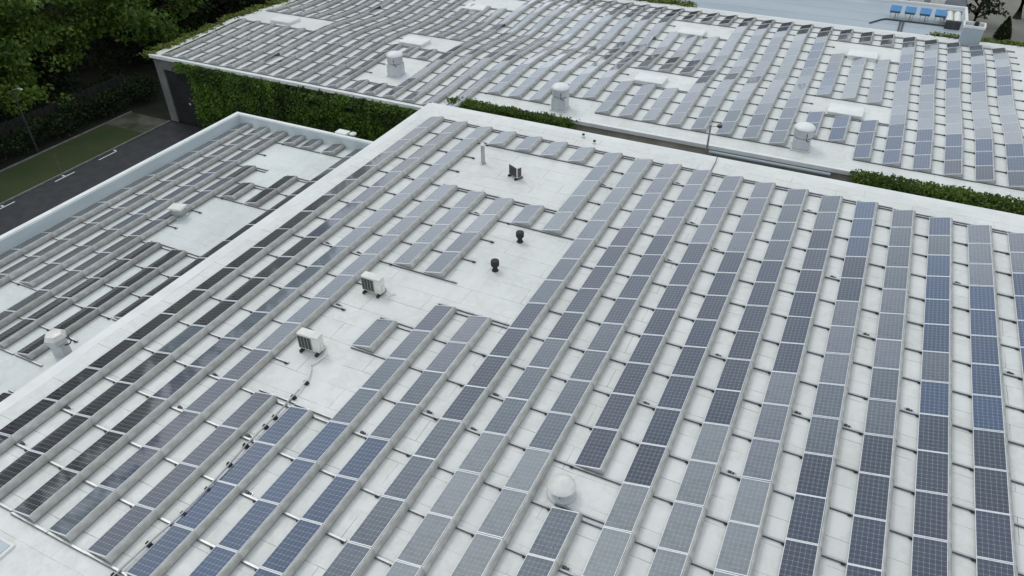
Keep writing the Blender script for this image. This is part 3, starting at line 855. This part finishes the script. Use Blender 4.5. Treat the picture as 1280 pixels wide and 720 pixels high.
for k in range(4):
    b = MB(); b.box(-3+k*2-.03, -3+k*2+.03, .08, .40, -.16, -.10); b.box(-3+k*2-.03, -3+k*2+.03, -.11, .09, -.13, -.105); b.build('bracket', M['dark_steel'], t)

# chimney-like cowl at the back edge
t = empty('rooftop_cowl', (29.15, 33.4, -1.75), R(-3)); tag(t, 'tall pale blue open-topped cowl box at the far roof back edge', 'cowl')
b = MB(); b.box(-.72, .72, -.62, .62, -.1, 1.42); b.build('shell', M['bluewall'], t, bevel=.02)
b = MB()
for a in ((-.78, .78, -.68, -.56), (-.78, .78, .56, .68), (-.78, -.66, -.559, .559), (.66, .78, -.559, .559)): b.box(a[0], a[1], a[2], a[3], 1.421, 1.62)
b.build('rim', M['white_paint'], t, bevel=.015)
b = MB(); b.lathe([(.16, 1.421), (.18, 1.6), (.14, 1.78), (.03, 1.8)], 12, (.12, .1, 0)); b.build('motor', M['black'], t, smooth=True)

# blue covered units on the neighbour roof
for k in range(4):
    x, y = 23.55+k*1.24, 43.3+k*.05
    t = empty('condenser_unit', (x, y, -3.0), R(-2)); tag(t, '%s of four bright blue covered units on the pale roof' % ('leftmost', 'second from left', 'third from left', 'rightmost')[k], 'condenser', 'blue covered units')
    for sx in (-.32, .32):
        for sy in (-.25, .3):
            b = MB(); b.box(sx-.03, sx+.03, sy-.03, sy+.03, 0, .5); b.build('leg', M['grey_paint'], t)
    b = MB(); b.box(-.42, .42, -.33, .38, .501, .72); b.build('body', M['grille'], t, bevel=.02)
    b = MB(); Mx = Matrix.Translation((0, 0, .80)) @ Matrix.Rotation(R(16), 4, 'X'); b.box(-.46, .46, -.48, .52, -.03, .05, 0, Mx); b.build('cover', M['bluecover'], t, bevel=.02)
    b = MB(); b.tube([(.1, -.33, .55), (.1, -.62, .45), (.1, -.66, .06)], .05, 8); b.build('pipe', M['beige_wall'], t, smooth=True)
b = MB(); b.tube([(-1.6, -1.8, .06), (-.8, -.4, .06), (-.4, .02, .08), (2.5, .03, .08), (5.0, 0, .08)], .07, 8); b.tube([(.9, .0, .06), (.85, -2, .06), (.8, -4.6, .06)], .07, 8); b.tube([(1.15, .0, .06), (1.1, -2, .06), (1.05, -4.6, .06)], .07, 8)
tag(b.build('pipe_run', M['dark_steel'], None, (0, 0, 0), smooth=True), 'dark pipe run linking the blue covered units', 'pipe').location = (23.3, 42.3, -3.0)
t = empty('air_duct', (28.35, 43.2, -3.0)); tag(t, 'ribbed white twin duct right of the blue covered units', 'duct')
for sx in (-.32, .32):
    b = MB(); b.tube([(sx, -1.3, .45), (sx, -.4, .55), (sx, 1.3, .55)], .31, 14); b.build('tube', M['white_paint'], t, smooth=True)
b = MB(); b.box(-.62, .62, -1.55, -1.31, .03, .72); b.build('intake', M['dark_steel'], t, bevel=.02)
b = MB(); b.box(-.68, .68, 1.31, 1.5, 0, .9); b.build('end_box', M['galv'], t, bevel=.02)
for x, lab in ((25.3, 'left white box on the dark annex roof at the top edge'), (27.1, 'right white box on the dark annex roof at the top edge')):
    t = empty('ventilation_box', (x, 49.9, -3.1)); tag(t, lab, 'ventilation box', 'white boxes on the annex roof')
    b = MB(); b.box(-.6, .6, -.5, .5, 0, .55); b.build('casing', M['white_paint'], t, bevel=.03)
    b = MB(); b.box(-.64, .64, -.54, .54, .551, .62); b.build('lid', M['coping'], t, bevel=.02)

# ------------------------------------------------------------------ planting
HOLES = ((-12.6, -11.4, -2.86, -2.42), (-9.55, -8.5, -2.86, -2.36))
for k, (hx0, hx1, hz0, hz1) in enumerate(HOLES):
    b = MB(); b.box(hx0-.1, hx1+.1, 4.33, 4.397, hz0-.08, hz1+.08)
    rel(b.build('window', M['garage'], fb), fb)
ivy('wall_ivy', 'broad curtain of ivy hanging on the far building beside the garage door', 'ivy', 'ivy on the far building',
    [(-24.2, -2.0, 4.0, 4.34, -6.9, -1.7), (-24.6, -2.0, 3.80, 4.2, -2.7, -1.60), (-25.3, -24.3, 3.9, 4.2, -2.3, -1.6), (-23.6, -2.2, 3.85, 4.2, -5.2, -2.0), (-13.5, -8.5, 3.7, 4.1, -4.8, -1.9), (-19, -17, 3.7, 4.0, -4.2, -1.8), (-6, -4, 3.7, 4.0, -3.9, -1.8), (-21.5, -20.6, 3.6, 4.0, -5.5, -1.7), (-15.8, -15.1, 3.6, 4.0, -6.0, -1.7), (-7.6, -7.0, 3.6, 4.0, -5.6, -1.7), (-3.4, -2.6, 3.6, 4.0, -5, -1.7)], 190, .21, M['ivydark'], origin=(-13, 4.2, GZ), holes=HOLES)
ivy('wall_ivy', 'strip of ivy at the eave between kerb corner and beige wall', 'ivy', 'ivy on the far building',
    [(-1.9, 6.35, 5.75, 6.4, -4.2, -1.6), (-1.9, 6.3, 5.6, 6.38, -2.3, -1.32), (-1.7, 6.2, 5.5, 6.25, -1.8, -1.24)], 900, .155, M['ivy'], origin=(2, 6.2, GZ))
ivy('wall_ivy', 'dense ivy ledge along the eave at the right edge', 'ivy', 'ivy on the far building',
    [(23.5, 37, 5.6, 6.4, -4.2, -1.5), (23.4, 37, 5.1, 6.30, -2.3, -1.16), (23.5, 37, 5.1, 6.1, -1.8, -1.02)], 900, .155, M['ivy'], origin=(30, 6.2, GZ))
rg = []
for k in range(34):
    y = 4.3+k*.92; rg.append((FX0-.75, FX0+.30, y, y+.95, wz(y)-.40, wz(y)+.12))
ivy('edge_creeper', 'yellow-green creeper trimming the left edge of the wavy roof', 'creeper', 'creepers on roof edges', rg, 520, .19, M['moss'], normal=(0, 0, 1), origin=(FX0, 4, GZ))
ivy('edge_creeper', 'yellow-green creeper on the back roof edge left of the pale blue roof', 'creeper', 'creepers on roof edges', [(-4, 6.6, 35.1, 36.2, -2.6, -1.70)], 700, .2, M['moss'], normal=(0, 0, 1), origin=(1, 35, GZ))
ivy('edge_creeper', 'yellow-green creeper on the back roof edge behind the cowl box', 'creeper', 'creepers on roof edges', [(26.6, 33.6, 35.25, 36.2, -2.7, -1.80)], 700, .2, M['moss'], normal=(0, 0, 1), origin=(30, 35, GZ))
# hedge behind the lawn
P = np.stack([RNG.uniform(-34.3, -32.6, 15000), RNG.uniform(-40, 5, 15000), GZ+RNG.uniform(0, 1, 15000)**.5*1.75], 1)
P[:, 2] += .18*np.sin(P[:, 1]*1.7)+.1*np.sin(P[:, 1]*4.1)
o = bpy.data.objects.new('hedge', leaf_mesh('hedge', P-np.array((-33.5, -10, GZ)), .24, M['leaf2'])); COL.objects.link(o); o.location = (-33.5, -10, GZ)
tag(o, 'long dark clipped hedge behind the lawn', 'hedge')
fe = empty('fence', (-35.2, -8, GZ)); tag(fe, 'dark wooden fence behind the hedge under the trees', 'fence')
b = MB()
for k in range(90): b.box(-.03, .03, -30+k*.5, -30+k*.5+.46, .1, 1.9+.03*math.sin(k*2.1))
b.build('boards', M['wood'], fe)
for k in range(23):
    b = MB(); b.box(-.11, -.035, -30+k*2-.05, -30+k*2+.05, 0, 2.0); b.build('post', M['wood'], fe)
for x, y, r_, h_, lab in ((-33.0, 6.4, 1.4, 2.4, 'rounded dark bush at the hedge end near the garage wall'),):
    d = RNG.normal(size=(1600, 3)); d /= np.linalg.norm(d, axis=1)[:, None]
    P = d*RNG.uniform(.5, 1, size=(1600, 1))*np.array((r_, r_, h_/2))+np.array((0, 0, h_/2))
    P += RNG.normal(size=P.shape)*.06
    o = bpy.data.objects.new('bush', leaf_mesh('bush', P, .2, M['leaf2'])); COL.objects.link(o); o.location = (x, y, GZ); tag(o, lab, 'bush')

G = 'trees beyond the hedge'
tree('broadleaf_tree', 'broad bright-green tree at the top left corner', (-42.0, -1.0, GZ), 16.0, 6.8, 21000, M['leaf'], G, .36, .12)
tree('broadleaf_tree', 'bright-green tree left of the wavy roof corner, overhanging the hedge', (-41.0, 14.0, GZ), 16.5, 7.0, 24000, M['leaf'], G, .36, .12, (1.2, 0))
tree('broadleaf_tree', 'tree between the two brightest ones at the top left', (-44.5, 7.0, GZ), 15.5, 6.4, 17000, M['leaf'], G, .38, .12, (1.0, -.5))
tree('broadleaf_tree', 'leaning tree over the hedge at the left edge', (-39.5, -9.5, GZ), 13.0, 5.6, 12000, M['leaf'], G, .36, .16, (1.0, .6))
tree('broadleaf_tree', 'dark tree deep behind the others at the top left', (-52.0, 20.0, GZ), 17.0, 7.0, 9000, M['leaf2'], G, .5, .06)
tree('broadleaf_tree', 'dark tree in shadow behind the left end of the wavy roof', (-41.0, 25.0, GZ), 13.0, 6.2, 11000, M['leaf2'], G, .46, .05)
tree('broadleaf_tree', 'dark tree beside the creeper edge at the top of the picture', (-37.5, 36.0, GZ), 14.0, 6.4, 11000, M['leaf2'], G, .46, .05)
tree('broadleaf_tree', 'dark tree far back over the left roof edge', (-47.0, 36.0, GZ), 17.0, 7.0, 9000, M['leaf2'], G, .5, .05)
P = []
for k in range(330):
    c = np.array((random.uniform(-58, -36.4), random.uniform(-25, 60), GZ+random.uniform(.2, 1.5)))
    d = RNG.normal(size=(60, 3)); d /= np.linalg.norm(d, axis=1)[:, None]
    P.append(c+d*np.array((1.5, 1.5, 1.1))*RNG.uniform(.5, 1.1, size=(60, 1)))
P = np.concatenate(P); P = P[P[:, 2] > GZ+.02]
o = bpy.data.objects.new('undergrowth', leaf_mesh('undergrowth', P, .42, M['leaf2'])); COL.objects.link(o)
tag(o, 'dark undergrowth on the woodland floor beyond the fence', 'undergrowth', kind='stuff')
G2 = 'trees by the pale lot'
tree('broadleaf_tree', 'dark tree between the pale blue building and the pale lot', (31.6, 58.5, GZ), 7.5, 2.3, 3500, M['leaf2'], G2, .3, .15)
tree('broadleaf_tree', 'dark tree with branches hanging in at the top right edge', (36.0, 63.5, GZ), 13.0, 4.6, 3800, M['leaf2'], G2, .4, .38)
# columnar conifer
t = empty('conifer', (34.1, 54.6, GZ)); tag(t, 'small dark conical conifer on the pale lot', 'tree')
b = MB(); b.tube([(0, 0, -.1), (0, 0, 1.7)], [.09, .03], 7); b.build('trunk', M['bark'], t)
u = RNG.uniform(0, 1, 2600); a = RNG.uniform(0, 6.283, 2600); rr = .78*(1-u**1.6)*RNG.uniform(.6, 1.05, 2600)
link_mesh('crown', leaf_mesh('crown', np.stack([rr*np.cos(a), rr*np.sin(a), .15+u*2.2], 1), .2, M['leaf2'], 1.0), t)
d = RNG.normal(size=(900, 3)); d /= np.linalg.norm(d, axis=1)[:, None]
o = bpy.data.objects.new('bush', leaf_mesh('bush', d*np.array((1.1, .8, .7))+np.array((0, 0, .7)), .22, M['ivy'])); COL.objects.link(o); o.location = (22.0, 50.2, -3.1); tag(o, 'green planter bush on the annex roof at the top edge', 'bush')

# woodland all around the site, beyond what the lens shows but mirrored in the glass
P = []
for k in range(760):
    a = R(-8)+R(250)*k/759 + random.uniform(-.01, .01)
    rad = random.uniform(88, 118)
    c = np.array((5+rad*math.cos(a), 10+rad*math.sin(a), GZ+random.uniform(2, 16)))
    if 20 < c[0] < 75 and c[1] < 108: c[1] = max(c[1], 112)
    if c[0] < -30: c[0] = -60-abs(c[0]+60)*.25; c[2] = GZ+random.uniform(3, 26 if c[1] < 30 else max(12, 26-(c[1]-30)*.5))
    d = RNG.normal(size=(80, 3)); d /= np.linalg.norm(d, axis=1)[:, None]
    P.append(c+d*RNG.uniform(2.5, 5.5)*np.array((1.2, 1.2, 1)))
P = np.concatenate(P); P = P[P[:, 2] > GZ+.5]
o = bpy.data.objects.new('woodland', leaf_mesh('woodland', P, 2.3, M['leaf2'])); COL.objects.link(o)
tag(o, 'distant dark woodland around the site', 'woodland', kind='stuff')

# street lamp and thin post
t = empty('street_lamp', (-32.5, -4.2, GZ)); tag(t, 'slim grey street lamp at the edge of the lawn', 'street lamp')
b = MB(); b.tube([(0, 0, 0), (0, 0, 2.4), (0, 0, 4.9)], [.085, .07, .05], 10); b.build('pole', M['dark_steel'], t, smooth=True)
b = MB(); b.tube([(0, 0, 4.88), (.3, .05, 4.98), (.62, .12, 5.0)], .03, 8); b.build('arm', M['galv'], t, smooth=True)
b = MB(); b.box(.50, 1.0, .02, .24, 5.0, 5.09, taper=.2); b.build('lamp_head', M['galv'], t, bevel=.02)
t = empty('sapling_stake', (-27.95, -5.75, GZ)); tag(t, 'thin pale stake in the grass behind the middle parking mark', 'stake')
b = MB(); b.tube([(0, 0, 0), (.02, 0, 1.45)], [.022, .014], 6); b.build('stake', M['stone'], t)

# ------------------------------------------------------------------ lift the whole site so that the ground is at height zero
for o in list(sc.objects):
    if o.parent is None: o.location.z -= GZ

# ------------------------------------------------------------------ camera
cam = bpy.data.cameras.new('camera'); co = bpy.data.objects.new('camera', cam); COL.objects.link(co)
cam.sensor_width = 36.0; cam.lens = 922.291/1280*36
Rm = Matrix(((0.901392748434355, -0.2533235771106237, 0.35116702343733447), (0.4329482512653256, 0.5401146866672903, -0.7216868690592835), (-0.006850167607876913, 0.8025604591095756, 0.5965314615991106)))
co.matrix_world = Matrix.Translation((22.05, -34.546, 17.829-GZ)) @ Rm.to_4x4()
cam.clip_start = .1; cam.clip_end = 3000
sc.camera = co

# ------------------------------------------------------------------ light
SUN_EL, SUN_AZ = R(52), R(-62)        # azimuth measured from +y towards +x
w = bpy.data.worlds.new('World'); sc.world = w; w.use_nodes = True
nt = w.node_tree; nt.nodes.clear()
out = nt.nodes.new('ShaderNodeOutputWorld'); bg = nt.nodes.new('ShaderNodeBackground')
sky = nt.nodes.new('ShaderNodeTexSky'); sky.sky_type = 'NISHITA'; sky.sun_disc = False
sky.sun_elevation = SUN_EL; sky.sun_rotation = SUN_AZ; sky.air_density = 1.0; sky.dust_density = 1.5
tc = nt.nodes.new('ShaderNodeTexCoord')
mp = nt.nodes.new('ShaderNodeMapping'); nt.links.new(tc.outputs['Generated'], mp.inputs[0]); mp.inputs['Scale'].default_value = (1, 1, 1.8)
n1 = nt.nodes.new('ShaderNodeTexNoise'); nt.links.new(mp.outputs[0], n1.inputs['Vector']); n1.inputs['Scale'].default_value = 2.6; n1.inputs['Detail'].default_value = 7; n1.inputs['Roughness'].default_value = .55
r1 = nt.nodes.new('ShaderNodeMapRange'); nt.links.new(n1.outputs[0], r1.inputs[0]); r1.inputs[1].default_value = .36; r1.inputs[2].default_value = .60
r1.inputs[3].default_value = .62; r1.inputs[4].default_value = 1.0
n2 = nt.nodes.new('ShaderNodeTexNoise'); nt.links.new(mp.outputs[0], n2.inputs['Vector']); n2.inputs['Scale'].default_value = 4.3; n2.inputs['Detail'].default_value = 6
cr = nt.nodes.new('ShaderNodeMix'); cr.data_type = 'RGBA'
r2 = nt.nodes.new('ShaderNodeMapRange'); nt.links.new(n2.outputs[0], r2.inputs[0]); r2.inputs[1].default_value = .33; r2.inputs[2].default_value = .67
nt.links.new(r2.outputs[0], cr.inputs[0]); cr.inputs[6].default_value = (5.7, 6.5, 7.3, 1); cr.inputs[7].default_value = (9.4, 9.95, 10.5, 1)
mx = nt.nodes.new('ShaderNodeMix'); mx.data_type = 'RGBA'
sx = nt.nodes.new('ShaderNodeSeparateXYZ'); nt.links.new(tc.outputs['Generated'], sx.inputs[0])
el = nt.nodes.new('ShaderNodeMapRange'); nt.links.new(sx.outputs[2], el.inputs[0]); el.interpolation_type = 'SMOOTHSTEP'
el.inputs[1].default_value = .10; el.inputs[2].default_value = .95; el.inputs[3].default_value = 1.42; el.inputs[4].default_value = .98
gm = nt.nodes.new('ShaderNodeVectorMath'); gm.operation = 'SCALE'; nt.links.new(cr.outputs[2], gm.inputs[0]); nt.links.new(el.outputs[0], gm.inputs['Scale'])
nt.links.new(r1.outputs[0], mx.inputs[0]); nt.links.new(sky.outputs[0], mx.inputs[6]); nt.links.new(gm.outputs[0], mx.inputs[7])
nt.links.new(mx.outputs[2], bg.inputs[0]); bg.inputs[1].default_value = .10
nt.links.new(bg.outputs[0], out.inputs[0])
sun = bpy.data.lights.new('sun', 'SUN'); sun.energy = .7; sun.angle = R(18); sun.color = (1, .97, .92)
so = bpy.data.objects.new('sun', sun); COL.objects.link(so)
d = Vector((math.sin(SUN_AZ)*math.cos(SUN_EL), math.cos(SUN_AZ)*math.cos(SUN_EL), math.sin(SUN_EL)))
so.rotation_euler = d.to_track_quat('Z', 'Y').to_euler(); so.location = (0, 0, 60)

sc.view_settings.view_transform = 'Standard'; sc.view_settings.look = 'None'
sc.view_settings.exposure = 0.08; sc.view_settings.gamma = 1.0
